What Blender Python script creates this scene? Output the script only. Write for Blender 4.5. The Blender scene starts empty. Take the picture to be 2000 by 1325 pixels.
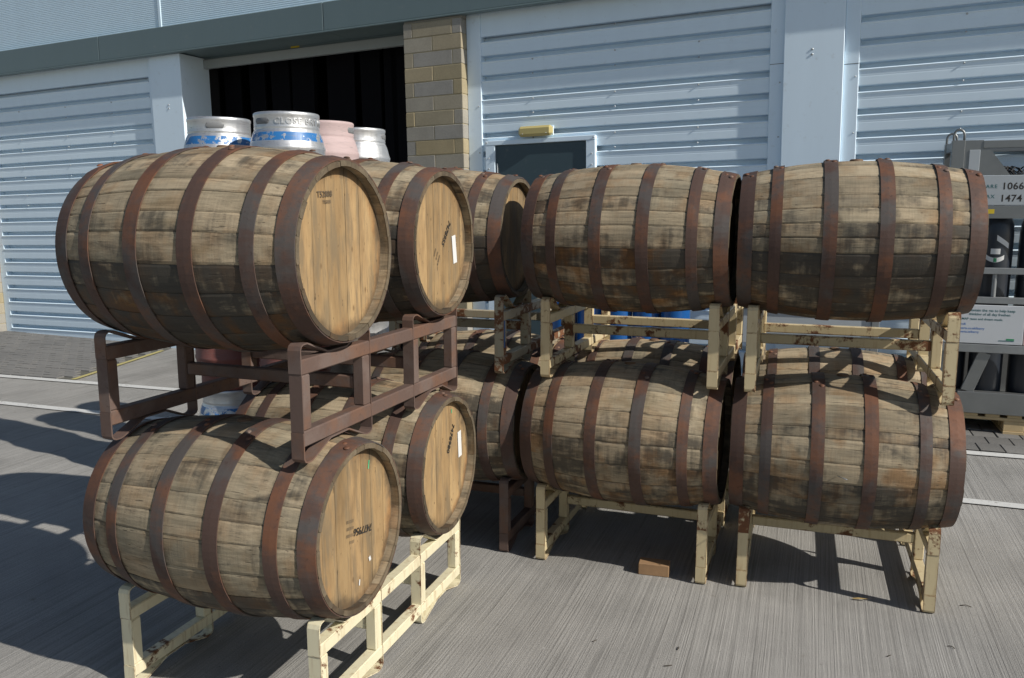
import bpy, math, random
from mathutils import Matrix, Vector
R = math.radians
random.seed(7)
scene = bpy.context.scene
col = scene.collection

# ------------------------------------------------------------------ camera
cam_d = bpy.data.cameras.new("camera")
cam = bpy.data.objects.new("camera", cam_d)
col.objects.link(cam)
cam_d.sensor_width = 36.0
cam_d.lens = 36.0 * 1614.8 / 2000.0
cam_d.clip_start = 0.05
cam_d.clip_end = 500
cam.location = (0, 0, 1.662)
cam.rotation_euler = (math.pi / 2 - 0.1541, 0, 0.345)
scene.camera = cam

# ------------------------------------------------------------------ light
SUN_AZ, SUN_EL = R(-12.3), R(35.0)          # azimuth measured from +X
to_sun = Vector((math.cos(SUN_EL) * math.cos(SUN_AZ), math.cos(SUN_EL) * math.sin(SUN_AZ), math.sin(SUN_EL)))
world = bpy.data.worlds.new("World")
scene.world = world
world.use_nodes = True
wn = world.node_tree.nodes
sky = wn.new("ShaderNodeTexSky")
sky.sky_type = 'NISHITA'
sky.sun_disc = False
sky.sun_elevation = SUN_EL
sky.sun_rotation = math.pi / 2 - SUN_AZ
sky.air_density = 1.0
sky.dust_density = 0.6
sky.ozone_density = 1.0
world.node_tree.links.new(sky.outputs[0], wn["Background"].inputs[0])
wn["Background"].inputs[1].default_value = 0.066
sun_d = bpy.data.lights.new("sun", 'SUN')
sun_d.energy = 4.3
sun_d.angle = R(0.53)
sun_d.color = (1.0, 0.95, 0.87)
sun = bpy.data.objects.new("sun", sun_d)
col.objects.link(sun)
sun.location = to_sun * 30
sun.rotation_euler = to_sun.to_track_quat('Z', 'Y').to_euler()
vs = scene.view_settings
vs.view_transform = 'Standard'
vs.look = 'None'
vs.exposure = 0.25
vs.gamma = 1.0
vs.use_curve_mapping = False
scene.render.engine = 'CYCLES'

# ------------------------------------------------------------------ helpers
class MB:
    """collects boxes, ribbons, tubes; build() links them as one mesh object"""
    def __init__(s):
        s.v = []; s.f = []; s.sm = []
    def add(s, vs_, fs, smooth=False):
        o = len(s.v); s.v += [tuple(p) for p in vs_]
        s.f += [tuple(i + o for i in f) for f in fs]; s.sm += [smooth] * len(fs)
        return s
    def box(s, x0, x1, y0, y1, z0, z1, bev=0.0, mat=None):
        if bev > 0:
            b = min(bev, .45 * (x1 - x0), .45 * (y1 - y0), .45 * (z1 - z0))
            pts = []; idx = {}
            for ix, x in ((0, x0), (1, x1)):
                for iy, y in ((0, y0), (1, y1)):
                    for iz, z in ((0, z0), (1, z1)):
                        sx, sy, sz = 1 - 2 * ix, 1 - 2 * iy, 1 - 2 * iz
                        for a, d in ((0, (0, b * sy, b * sz)), (1, (b * sx, 0, b * sz)), (2, (b * sx, b * sy, 0))):
                            idx[ix, iy, iz, a] = len(pts); pts.append((x + d[0], y + d[1], z + d[2]))
            I = lambda *k: idx[k]
            fs = []
            for a in range(3):
                for e in (0, 1):
                    o = [(0, 0), (1, 0), (1, 1), (0, 1)]
                    q = []
                    for p_ in o:
                        k = list(p_); k.insert(a, e); q.append(I(*k, a))
                    if (a + e) % 2 == 0: q.reverse()
                    if a == 1: q.reverse(); 
                    fs.append(q)
            for a in range(3):
                b1, b2 = [i for i in range(3) if i != a]
                for e1 in (0, 1):
                    for e2 in (0, 1):
                        k0 = [0, 0, 0]; k0[b1] = e1; k0[b2] = e2; k1 = list(k0); k1[a] = 1
                        fs.append((I(*k0, b1), I(*k1, b1), I(*k1, b2), I(*k0, b2)))
            for ix in (0, 1):
                for iy in (0, 1):
                    for iz in (0, 1):
                        fs.append((I(ix, iy, iz, 0), I(ix, iy, iz, 1), I(ix, iy, iz, 2)))
        else:
            pts = [(x, y, z) for x in (x0, x1) for y in (y0, y1) for z in (z0, z1)]
            fs = [(0, 1, 3, 2), (4, 6, 7, 5), (0, 4, 5, 1), (2, 3, 7, 6), (0, 2, 6, 4), (1, 5, 7, 3)]
        if mat is not None: pts = [mat @ Vector(p) for p in pts]
        return s.add(pts, fs)
    def bar(s, a, b, w, h, up=(0, 0, 1), bev=0.0):
        a = Vector(a); b = Vector(b); d = b - a; L = d.length; z = d.normalized(); u = Vector(up)
        x = u.cross(z)
        if x.length < 1e-4: x = Vector((1, 0, 0)).cross(z)
        x.normalize(); y = z.cross(x)
        M = Matrix((x, y, z)).transposed().to_4x4(); M.translation = a
        return s.box(-w / 2, w / 2, -h / 2, h / 2, 0, L, bev, M)
    def ribbon(s, path, x0, x1, th):
        """strip of thickness th along a path in the y-z plane, spanning x0..x1"""
        n = len(path); off = []
        for i in range(n):
            a = Vector(path[max(i - 1, 0)]); b = Vector(path[min(i + 1, n - 1)]); d = (b - a).normalized()
            off.append(Vector((-d.y, d.x)) * th)
        vs_ = []
        for (y, z), o in zip(path, off):
            vs_ += [(x0, y, z), (x1, y, z), (x1, y + o.x, z + o.y), (x0, y + o.x, z + o.y)]
        fs = [(0, 1, 2, 3), (4 * n - 1, 4 * n - 2, 4 * n - 3, 4 * n - 4)]
        for i in range(n - 1):
            for k in range(4):
                fs.append((4 * i + k, 4 * i + 4 + k, 4 * i + 4 + (k + 1) % 4, 4 * i + (k + 1) % 4))
        return s.add(vs_, fs)
    def lathe(s, prof, n=48, M=None, smooth=True, cap=False):
        """(r, z) profile turned about z"""
        vs_ = []
        for r, z in prof:
            for k in range(n):
                a = 2 * math.pi * k / n; vs_.append((r * math.cos(a), r * math.sin(a), z))
        fs = []
        for i in range(len(prof) - 1):
            for k in range(n):
                fs.append((i * n + k, i * n + (k + 1) % n, (i + 1) * n + (k + 1) % n, (i + 1) * n + k))
        if cap:
            fs.append(tuple(reversed(range(n)))); fs.append(tuple(range((len(prof) - 1) * n, len(prof) * n)))
        if M is not None: vs_ = [M @ Vector(p) for p in vs_]
        return s.add(vs_, fs, smooth)
    def tube(s, pts, r, n=10, closed=False):
        pts = [Vector(p) for p in pts]; m = len(pts); vs_ = []
        for i, p in enumerate(pts):
            d = (pts[(i + 1) % m] - pts[i - 1]) if closed else (pts[min(i + 1, m - 1)] - pts[max(i - 1, 0)])
            d.normalize(); u = Vector((0.13, 0.31, 0.94)); x = d.cross(u).normalized(); y = d.cross(x)
            for k in range(n):
                a = 2 * math.pi * k / n; vs_.append(p + (x * math.cos(a) + y * math.sin(a)) * r)
        fs = []
        for i in range(m if closed else m - 1):
            j = (i + 1) % m
            for k in range(n): fs.append((i * n + k, i * n + (k + 1) % n, j * n + (k + 1) % n, j * n + k))
        if not closed:
            fs.append(tuple(range(n))); fs.append(tuple(range((m - 1) * n, m * n)))
        return s.add(vs_, fs, True)
    def mesh(s, name, mat=None):
        me = bpy.data.meshes.new(name); me.from_pydata(s.v, [], s.f)
        me.polygons.foreach_set("use_smooth", s.sm)
        if mat: me.materials.append(mat)
        import bmesh
        bm = bmesh.new(); bm.from_mesh(me); bmesh.ops.recalc_face_normals(bm, faces=bm.faces); bm.to_mesh(me); bm.free()
        me.update(); return me
    def build(s, name, mat, parent=None, M=None):
        return link(name, s.mesh(name, mat), parent, M)

def link(name, data, parent=None, M=None):
    o = bpy.data.objects.new(name, data); col.objects.link(o)
    if parent is not None: o.parent = parent
    if M is not None: o.matrix_local = M
    return o
def tag(o, label, cat=None, group=None, kind=None):
    if label: o["label"] = label
    if cat: o["category"] = cat
    if group: o["group"] = group
    if kind: o["kind"] = kind
    return o
def empty(name, loc=(0, 0, 0), rz=0.0, M=None):
    o = bpy.data.objects.new(name, None); col.objects.link(o); o.empty_display_size = .1
    if M is not None: o.matrix_local = M
    else: o.location = loc; o.rotation_euler = (0, 0, rz)
    return o
def text_mesh(txt, size, name, mat, align='LEFT', space=1.0, ext=0.0):
    cu = bpy.data.curves.new(name, 'FONT'); cu.body = txt; cu.size = size; cu.align_x = align
    cu.space_character = space; cu.extrude = ext; cu.resolution_u = 3; cu.offset = size * .018
    o = bpy.data.objects.new(name, cu); col.objects.link(o)
    dg = bpy.context.evaluated_depsgraph_get(); dg.update()
    me = bpy.data.meshes.new_from_object(o.evaluated_get(dg)); me.name = name
    bpy.data.objects.remove(o); bpy.data.curves.remove(cu)
    me.materials.clear(); me.materials.append(mat)
    return me

# ------------------------------------------------------------------ materials
class NT:
    F = .84
    def __init__(s, name, rough=.6, metal=0., spec=.5):
        s.m = bpy.data.materials.new(name); s.m.use_nodes = True; s.t = s.m.node_tree; s.n = s.t.nodes
        s.b = s.n["Principled BSDF"]; s.b.inputs["Roughness"].default_value = rough
        s.b.inputs["Metallic"].default_value = metal; s.b.inputs["Specular IOR Level"].default_value = spec
        s._o = None
    def L(s, a, b): s.t.links.new(a, b)
    def obj(s):
        if s._o is None: s._o = s.n.new("ShaderNodeTexCoord")
        return s._o.outputs["Object"]
    def attr(s, name, kind='OBJECT', out="Fac"):
        a = s.n.new("ShaderNodeAttribute"); a.attribute_type = kind; a.attribute_name = name; return a.outputs[out]
    def rand(s): return s.n.new("ShaderNodeObjectInfo").outputs["Random"]
    def val(s, inp, v):
        if hasattr(v, "is_linked") or hasattr(v, "links"): s.L(v, inp)
        else: inp.default_value = v
    def math(s, op, a, b=0.0, c=None, clamp=False):
        n = s.n.new("ShaderNodeMath"); n.operation = op; n.use_clamp = clamp
        s.val(n.inputs[0], a); s.val(n.inputs[1], b)
        if c is not None: s.val(n.inputs[2], c)
        return n.outputs[0]
    def mapping(s, vec, scale=(1, 1, 1), loc=(0, 0, 0), rot=(0, 0, 0)):
        n = s.n.new("ShaderNodeMapping"); s.L(vec, n.inputs[0]); s.val(n.inputs[1], loc); n.inputs[2].default_value = rot; n.inputs[3].default_value = scale
        return n.outputs[0]
    def comb(s, x=0., y=0., z=0.):
        n = s.n.new("ShaderNodeCombineXYZ"); s.val(n.inputs[0], x); s.val(n.inputs[1], y); s.val(n.inputs[2], z); return n.outputs[0]
    def vadd(s, a, b):
        n = s.n.new("ShaderNodeVectorMath"); n.operation = 'ADD'; s.val(n.inputs[0], a); s.val(n.inputs[1], b); return n.outputs[0]
    def sep(s, v):
        n = s.n.new("ShaderNodeSeparateXYZ"); s.L(v, n.inputs[0]); return n.outputs
    def noise(s, vec, scale=5., detail=4., rough=.55, dist=0., out=0):
        n = s.n.new("ShaderNodeTexNoise"); s.L(vec, n.inputs["Vector"]); n.inputs["Scale"].default_value = scale
        n.inputs["Detail"].default_value = detail; n.inputs["Roughness"].default_value = rough; n.inputs["Distortion"].default_value = dist
        return n.outputs[out]
    def voro(s, vec, scale=5., feat='F1', out=0):
        n = s.n.new("ShaderNodeTexVoronoi"); n.feature = feat; s.L(vec, n.inputs["Vector"]); n.inputs["Scale"].default_value = scale
        return n.outputs[out]
    def ramp(s, fac, stops, interp='LINEAR'):
        n = s.n.new("ShaderNodeValToRGB"); n.color_ramp.interpolation = interp; s.val(n.inputs[0], fac); cr = n.color_ramp
        while len(cr.elements) < len(stops): cr.elements.new(.5)
        for e, (p, c) in zip(cr.elements, stops):
            e.position = p; e.color = (*c, 1) if isinstance(c, tuple) else (c, c, c, 1)
        return n.outputs[0]
    def smooth(s, v, lo, hi):
        n = s.n.new("ShaderNodeMapRange"); n.interpolation_type = 'SMOOTHSTEP'; s.val(n.inputs[0], v)
        s.val(n.inputs[1], lo); s.val(n.inputs[2], hi); return n.outputs[0]
    def mix(s, fac, a, b, mode='MIX'):
        n = s.n.new("ShaderNodeMix"); n.data_type = 'RGBA'; n.blend_type = mode; s.val(n.inputs[0], fac)
        for i, c in ((6, a), (7, b)):
            if isinstance(c, tuple): n.inputs[i].default_value = (*c, 1)
            else: s.L(c, n.inputs[i])
        return n.outputs[2]
    def color(s, c):
        if s.F != 1: c = s.mix(1.0, c, (s.F, s.F, s.F), 'MULTIPLY')
        if isinstance(c, tuple): s.b.inputs["Base Color"].default_value = (*c, 1)
        else: s.L(c, s.b.inputs["Base Color"])
        return s
    def rough(s, r): s.val(s.b.inputs["Roughness"], r); return s
    def bump(s, h, strength=.3, dist=.002):
        n = s.n.new("ShaderNodeBump"); n.inputs["Strength"].default_value = strength; n.inputs["Distance"].default_value = dist
        s.L(h, n.inputs["Height"]); s.L(n.outputs[0], s.b.inputs["Normal"]); return s

MAT = {}
def oak_stave():
    t = NT("weathered_oak", .78, 0, .25)
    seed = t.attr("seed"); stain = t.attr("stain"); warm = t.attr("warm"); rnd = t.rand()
    o = t.vadd(t.obj(), t.comb(t.math('MULTIPLY', seed, 7.3), t.math('MULTIPLY', seed, 3.1), t.math('MULTIPLY', rnd, 9.0)))
    uv = t.n.new("ShaderNodeTexCoord").outputs["UV"]
    su = t.sep(uv); along, across = su[0], su[1]
    big = t.noise(t.mapping(o, (1.5, 6, 6)), 1.6, 4, .6)
    grain = t.noise(t.mapping(o, (2.2, 62, 62)), 2.0, 6, .7)
    crack = t.noise(t.mapping(o, (.55, 95, 95)), 1.6, 3, .55)
    saw = t.noise(t.mapping(o, (170, 9, 9)), 1.0, 2, .6)
    fine = t.noise(t.mapping(o, (30, 160, 160)), 2.0, 3, .7)
    c = t.ramp(big, [(.28, (.235, .20, .145)), (.43, (.335, .275, .185)), (.55, (.44, .355, .24)), (.66, (.33, .26, .165)), (.78, (.24, .185, .12))])
    v = t.math('ADD', t.math('MULTIPLY', rnd, .38), .78)
    c = t.mix(1.0, c, t.comb(v, v, v), 'MULTIPLY')
    g = t.math('ADD', t.math('MULTIPLY', grain, 1.5), .24)
    c = t.mix(.8, c, t.comb(g, g, g), 'MULTIPLY')
    g2 = t.math('ADD', t.math('MULTIPLY', saw, .7), .66)
    c = t.mix(.38, c, t.comb(g2, g2, g2), 'MULTIPLY')
    fw = t.smooth(fine, .60, .72)
    c = t.mix(t.math('MULTIPLY', fw, .35), c, (.12, .095, .065))
    c = t.mix(t.math('MULTIPLY', t.smooth(crack, .64, .70), .65), c, (.045, .036, .026))
    # amber spirit stains
    am = t.noise(t.mapping(o, (4, 3, 3)), 2.0, 4, .6)
    amf = t.math('MULTIPLY', t.smooth(am, .44, .66), t.math('ADD', t.math('MULTIPLY', warm, .85), .10))
    c = t.mix(amf, c, t.mix(1.0, c, (.80, .46, .20), 'MULTIPLY'))
    # black mould: blotches, whole stained staves, dirt at joints and beside the hoops
    bl = t.noise(t.mapping(o, (2.2, 9, 9)), 1.5, 7, .70, .5)
    drip = t.noise(t.mapping(o, (30, 2.5, 2.5)), 1.3, 4, .6)
    ob = t.vadd(t.obj(), t.comb(t.math('MULTIPLY', seed, 7.3), t.math('MULTIPLY', seed, 3.1), 0.))
    wide = t.noise(t.mapping(ob, (3.2, 3.2, 3.2)), 1.6, 5, .62)
    b2 = t.math('ADD', t.math('ADD', t.math('MULTIPLY', bl, .45), t.math('MULTIPLY', drip, .20)), t.math('MULTIPLY', wide, .35))
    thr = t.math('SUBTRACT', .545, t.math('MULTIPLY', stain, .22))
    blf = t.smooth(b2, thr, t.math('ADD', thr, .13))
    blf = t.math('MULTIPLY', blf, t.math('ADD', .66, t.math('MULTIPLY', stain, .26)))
    ed = t.math('ABSOLUTE', t.math('SUBTRACT', across, .5))
    jn = t.noise(t.mapping(o, (5, 2, 2)), 2.5, 5, .65)
    edf = t.math('MULTIPLY', t.smooth(t.math('ADD', ed, t.math('MULTIPLY', t.math('SUBTRACT', jn, .5), .42)), .45, .56), .60)
    ax = t.math('ABSOLUTE', along)
    hf = None
    for hx, w in ((.226, .060), (.675, .052), (.92, .068)):
        d = t.math('ABSOLUTE', t.math('SUBTRACT', ax, hx))
        f = t.math('SUBTRACT', 1.0, t.smooth(d, w, w + .10))
        hf = f if hf is None else t.math('MAXIMUM', hf, f)
    hn = t.noise(t.mapping(o, (7, 5, 5)), 1.8, 5, .65)
    hf = t.math('MULTIPLY', t.smooth(t.math('ADD', hf, t.math('MULTIPLY', t.math('SUBTRACT', hn, .5), 3.0)), .80, 1.6), .55)
    gw = t.smooth(t.noise(t.mapping(ob, (2.4, 2.4, 2.4), (5, 2, 7)), 1.5, 4, .6), .42, .66)
    c = t.mix(t.math('MULTIPLY', gw, .45), c, t.mix(1.0, c, (.80, .88, .93), 'MULTIPLY'))
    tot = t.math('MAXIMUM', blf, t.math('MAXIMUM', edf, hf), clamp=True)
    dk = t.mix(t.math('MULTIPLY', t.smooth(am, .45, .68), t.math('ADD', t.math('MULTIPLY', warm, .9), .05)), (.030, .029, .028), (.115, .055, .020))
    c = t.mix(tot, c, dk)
    c = t.mix(t.math('MULTIPLY', t.smooth(ax, .985, .998), .72), c, (.085, .064, .042))
    t.color(c)
    t.rough(t.math('SUBTRACT', .84, t.math('MULTIPLY', blf, .30)))
    h = t.math('ADD', t.math('SUBTRACT', t.math('MULTIPLY', grain, .7), t.math('MULTIPLY', t.smooth(crack, .62, .70), .6)), t.math('ADD', t.math('MULTIPLY', saw, .45), t.math('MULTIPLY', fine, .4)))
    t.bump(h, .45, .0025)
    return t.m
MAT['stave'] = oak_stave()

def rust_hoop(name, a=(.098, .060, .048), b=(.215, .088, .042), c3=(.098, .086, .080), bias=0.0, spot=.45):
    t = NT(name, .72, .15, .35)
    seed = t.attr("seed"); rnd = t.rand()
    o = t.vadd(t.obj(), t.comb(t.math('MULTIPLY', seed, 5.7), t.math('MULTIPLY', rnd, 7.7), seed))
    n1 = t.noise(o, 3.2, 5, .6, .4); n2 = t.noise(t.mapping(o, (1, 1, 1), (3, 5, 1)), 4.2, 7, .68); n3 = t.noise(o, 60, 4, .7)
    c = t.mix(t.smooth(n1, .46 - bias, .58 - bias), a, c3)
    c = t.mix(t.math('MULTIPLY', t.smooth(n2, .46, .64), .66), c, b)
    c = t.mix(t.math('MULTIPLY', t.smooth(n3, .58, .74), .6), c, (.055, .032, .026))
    c = t.mix(t.math('MULTIPLY', t.smooth(t.noise(o, 23, 5, .7), .66, .74), spot), c, (.33, .13, .05))
    t.color(c); t.rough(t.math('ADD', t.math('MULTIPLY', n3, .35), .5))
    t.bump(t.math('ADD', n3, t.math('MULTIPLY', n2, .6)), .45, .0012)
    return t.m
MAT['hoop'] = rust_hoop("rusty_hoop_steel")
MAT['rivet'] = rust_hoop("rivet_steel", (.16, .075, .045), (.34, .13, .06), (.2, .15, .12))

def head_oak():
    t = NT("barrel_head_oak", .68, 0, .3)
    seed = t.attr("seed"); rnd = t.rand()
    o0 = t.obj()
    o = t.vadd(o0, t.comb(t.math('MULTIPLY', rnd, 5.0), t.math('MULTIPLY', seed, 3.3), t.math('MULTIPLY', rnd, 3.0)))
    grain = t.noise(t.mapping(o, (60, 60, 3.2)), 1.5, 5, .62, .3)
    big = t.noise(t.mapping(o, (6, 6, 2)), 1.6, 4, .6)
    fine = t.noise(t.mapping(o, (200, 200, 12)), 1.4, 3, .7)
    c = t.ramp(big, [(.30, (.25, .163, .082)), (.46, (.385, .252, .124)), (.6, (.45, .302, .150)), (.74, (.49, .336, .173))])
    v = t.math('ADD', t.math('MULTIPLY', rnd, .34), .80)
    c = t.mix(1.0, c, t.comb(v, v, t.math('SUBTRACT', v, .02)), 'MULTIPLY')
    g = t.math('ADD', t.math('MULTIPLY', grain, .5), .74)
    c = t.mix(.9, c, t.comb(g, g, g), 'MULTIPLY')
    c = t.mix(t.math('MULTIPLY', t.smooth(fine, .54, .66), .45), c, (.23, .15, .075))
    sp = t.sep(o0); r = t.math('SQRT', t.math('ADD', t.math('MULTIPLY', sp[1], sp[1]), t.math('MULTIPLY', sp[2], sp[2])))
    o2 = t.vadd(o0, t.comb(seed, t.math('MULTIPLY', seed, 4.1), seed))
    en = t.noise(o2, 9, 5, .65); on = t.noise(t.mapping(o2, (1, 1, 1), (9, 2, 4)), 5, 4, .6); gn = t.noise(t.mapping(o2, (1, 7, 1.2)), 3.0, 5, .65)
    rr = t.math('ADD', r, t.math('MULTIPLY', t.math('SUBTRACT', en, .5), .12))
    c = t.mix(t.math('MULTIPLY', t.smooth(t.math('ADD', r, t.math('MULTIPLY', t.math('SUBTRACT', on, .5), .22)), .225, .285), .7), c, (.42, .21, .075))
    c = t.mix(t.math('MULTIPLY', t.smooth(gn, .44, .64), .68), c, (.20, .155, .098))
    c = t.mix(t.math('MULTIPLY', t.smooth(rr, .222, .270), .8), c, (.085, .064, .042))
    sp2 = t.noise(t.mapping(o2, (1, 14, 5)), 4.5, 3, .6)
    c = t.mix(t.math('MULTIPLY', t.smooth(sp2, .66, .72), .75), c, (.07, .045, .025))
    kn = t.voro(t.mapping(o2, (1, 5.5, 3.2)), 2.2)
    c = t.mix(t.math('MULTIPLY', t.math('SUBTRACT', 1.0, t.smooth(kn, .03, .10)), .6), c, (.13, .075, .035))
    t.color(c); t.bump(t.math('ADD', grain, fine), .3, .0012)
    return t.m
MAT['head'] = head_oak()

def painted_steel(name, paint, rust=(.26, .10, .035), amount=.5, edge=True):
    t = NT(name, .45, 0, .45)
    seed = t.attr("seed"); rnd = t.rand()
    o = t.vadd(t.obj(), t.comb(t.math('MULTIPLY', rnd, 8.0), t.math('MULTIPLY', seed, 3.0), 0.))
    n1 = t.noise(o, 6, 6, .66, .3); n2 = t.noise(o, 34, 5, .7); st = t.noise(t.mapping(o, (22, 22, 3)), 2, 4, .6)
    pv = t.math('ADD', t.math('MULTIPLY', t.noise(o, 3, 3), .35), .82)
    c = t.mix(1.0, paint, t.comb(pv, pv, pv), 'MULTIPLY')
    c = t.mix(t.math('MULTIPLY', t.smooth(st, .50, .74), .55 * min(amount * 1.5, 1)), c, (.46, .32, .16))
    bv = t.n.new("ShaderNodeBevel"); bv.samples = 4; bv.inputs[0].default_value = .007
    dt = t.n.new("ShaderNodeVectorMath"); dt.operation = 'DOT_PRODUCT'; t.L(bv.outputs[0], dt.inputs[0]); t.L(t.n.new("ShaderNodeNewGeometry").outputs["Normal"], dt.inputs[1])
    e = t.smooth(t.math('SUBTRACT', 1.0, dt.outputs["Value"]), .01, .22)
    f = t.math('ADD', t.math('ADD', t.math('MULTIPLY', n1, .75), t.math('MULTIPLY', n2, .25)), t.math('MULTIPLY', e, .11))
    lo = .665 - .12 * amount
    rf = t.smooth(f, lo, lo + .05)
    rc = t.mix(n2, rust, (.10, .045, .022))
    c = t.mix(rf, c, rc)
    t.color(c); t.rough(t.math('ADD', t.math('MULTIPLY', rf, .4), .38)); t.bump(t.math('ADD', rf, t.math('MULTIPLY', n2, .4)), .25, .001)
    return t.m
MAT['cream'] = painted_steel("cream_painted_steel", (.84, .77, .54), amount=.85)
MAT['cream_rusty'] = painted_steel("rusty_cream_painted_steel", (.68, .565, .345), amount=1.08)
MAT['cream_grey'] = painted_steel("grey_cream_painted_steel", (.46, .41, .30), amount=1.3)
MAT['brown'] = rust_hoop("brown_rusted_steel", (.150, .100, .082), (.215, .110, .066), (.185, .135, .115), spot=.45)

def concrete():
    t = NT("brushed_concrete", .88, 0, .3)
    o = t.obj()
    wob = t.noise(t.mapping(o, (.4, .25, 1)), 1.0, 2)
    ow = t.vadd(o, t.comb(t.math('MULTIPLY', wob, .10), 0., 0.))
    br = t.noise(t.mapping(ow, (125, .7, 1)), 1.0, 4, .66)
    br2 = t.noise(t.mapping(ow, (34, .6, 1)), 1.0, 3, .6)
    grit = t.noise(o, 260, 2, .6)
    big = t.noise(o, .55, 5, .6); mid = t.noise(o, 4.5, 5, .65); fine = t.noise(o, 120, 3, .7)
    c = t.ramp(big, [(.3, (.275, .268, .252)), (.5, (.34, .33, .31)), (.7, (.395, .383, .36))])
    g = t.math('ADD', t.math('MULTIPLY', t.smooth(br, .38, .60), .30), .80); c = t.mix(t.math('ADD', .35, t.math('MULTIPLY', t.smooth(t.noise(o, 1.7, 4, .6), .35, .65), .6)), c, t.comb(g, g, g), 'MULTIPLY')
    g = t.math('ADD', t.math('MULTIPLY', mid, .5), .75); c = t.mix(.8, c, t.comb(g, g, g), 'MULTIPLY')
    g = t.math('ADD', t.math('MULTIPLY', fine, .5), .75); c = t.mix(.8, c, t.comb(g, g, g), 'MULTIPLY')
    g = t.math('ADD', t.math('MULTIPLY', grit, 1.7), .16); c = t.mix(.85, c, t.comb(g, g, g), 'MULTIPLY')
    c = t.mix(t.math('MULTIPLY', t.smooth(br2, .58, .64), .30), c, (.125, .12, .112))
    oil = t.noise(t.mapping(o, (1, .6, 1), (3, 8, 0)), 1.1, 5, .62)
    c = t.mix(t.math('MULTIPLY', t.smooth(oil, .54, .66), .28), c, (.15, .145, .135))
    sp = t.noise(o, 7, 4, .6)
    c = t.mix(t.math('MULTIPLY', t.smooth(sp, .66, .76), .4), c, (.12, .09, .06))
    dk = t.noise(t.mapping(o, (1, 1, 1), (7, 2, 0)), 55, 2, .5)
    c = t.mix(t.math('MULTIPLY', t.smooth(dk, .70, .75), .55), c, (.09, .085, .075))
    wsp = t.noise(t.mapping(o, (1, 1, 1), (4, 4, 0)), 38, 2, .5)
    c = t.mix(t.math('MULTIPLY', t.smooth(wsp, .74, .80), .6), c, (.55, .54, .52))
    t.color(c); t.bump(t.math('ADD', t.math('ADD', t.math('MULTIPLY', br, 1.2), t.math('ADD', t.math('MULTIPLY', fine, .5), t.math('MULTIPLY', grit, .35))), t.math('MULTIPLY', br2, .6)), .7, .005)
    return t.m
MAT['concrete'] = concrete()
def paver():
    t = NT("grey_block_paver", .85, 0, .3); o = t.obj(); rnd = t.rand()
    n = t.noise(o, 60, 4, .7); big = t.noise(o, 1.2, 4, .6)
    c = t.ramp(big, [(.3, (.155, .152, .146)), (.7, (.215, .208, .196))])
    v = t.math('ADD', t.math('MULTIPLY', rnd, .4), .8); c = t.mix(1., c, t.comb(v, v, v), 'MULTIPLY')
    g = t.math('ADD', t.math('MULTIPLY', n, .7), .65); c = t.mix(1., c, t.comb(g, g, g), 'MULTIPLY')
    t.color(c); t.bump(n, .4, .002); return t.m
MAT['paver'] = paver()
def simple(name, c, rough=.6, metal=0., spec=.5, var=.18, scale=6., bump=.0, fine=0.):
    t = NT(name, rough, metal, spec); o = t.obj(); n = t.noise(o, scale, 5, .6)
    v = t.math('ADD', t.math('MULTIPLY', n, var * 2), 1 - var); cc = t.mix(1., c, t.comb(v, v, v), 'MULTIPLY')
    t.color(cc)
    if bump: t.bump(t.noise(o, fine or 80, 3, .6), bump, .001)
    return t.m
MAT['joint'] = simple("paver_joint_sand", (.12, .115, .095), .95)
def road_paint(name, c):
    t = NT(name, .75, 0, .3); o = t.obj(); n = t.noise(t.mapping(o, (30, 30, 1)), 1., 5, .7); b = t.noise(o, 3., 4)
    f = t.smooth(t.math('ADD', t.math('MULTIPLY', n, .7), t.math('MULTIPLY', b, .3)), .54, .64)
    t.color(t.mix(t.math('MULTIPLY', f, .8), c, (.26, .25, .23))); return t.m
MAT['white_line'] = road_paint("worn_white_road_paint", (.66, .66, .64))
MAT['yellow_line'] = road_paint("worn_yellow_road_paint", (.52, .45, .18))

def cladding(name, c, rough=.34, metal=0.):
    t = NT(name, rough, metal, .5); t.F = 1; o = t.obj()
    n = t.noise(t.mapping(o, (3, 3, .5)), 2., 4, .6); d = t.noise(o, 14, 4, .6)
    v = t.math('ADD', t.math('MULTIPLY', n, .10), .95); cc = t.mix(1., c, t.comb(v, v, v), 'MULTIPLY')
    cc = t.mix(t.math('MULTIPLY', t.smooth(d, .60, .78), .18), cc, (.30, .28, .25))
    t.color(cc); t.rough(t.math('ADD', t.math('MULTIPLY', d, .15), rough - .06))
    return t.m
MAT['shutter'] = cladding("pale_blue_grey_shutter_paint", (.74, .875, .975), .42, 0.)
MAT['trim'] = cladding("pale_grey_trim_paint", (.74, .875, .98), .44, 0.)
MAT['upper'] = cladding("pale_silver_cladding", (.65, .805, .91), .45, 0.)
MAT['beam'] = cladding("grey_green_fascia_paint", (.130, .180, .190), .45)
MAT['bar'] = cladding("grey_shutter_bar_paint", (.30, .33, .33), .5)
MAT['door'] = cladding("dark_blue_grey_door_paint", (.042, .072, .086), .5)
MAT['rubber'] = simple("black_rubber", (.02, .02, .022), .8)
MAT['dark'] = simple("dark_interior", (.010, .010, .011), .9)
MAT['pipe'] = simple("dark_curtain_strip", (.005, .005, .007), .85, 0, .1)
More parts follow.
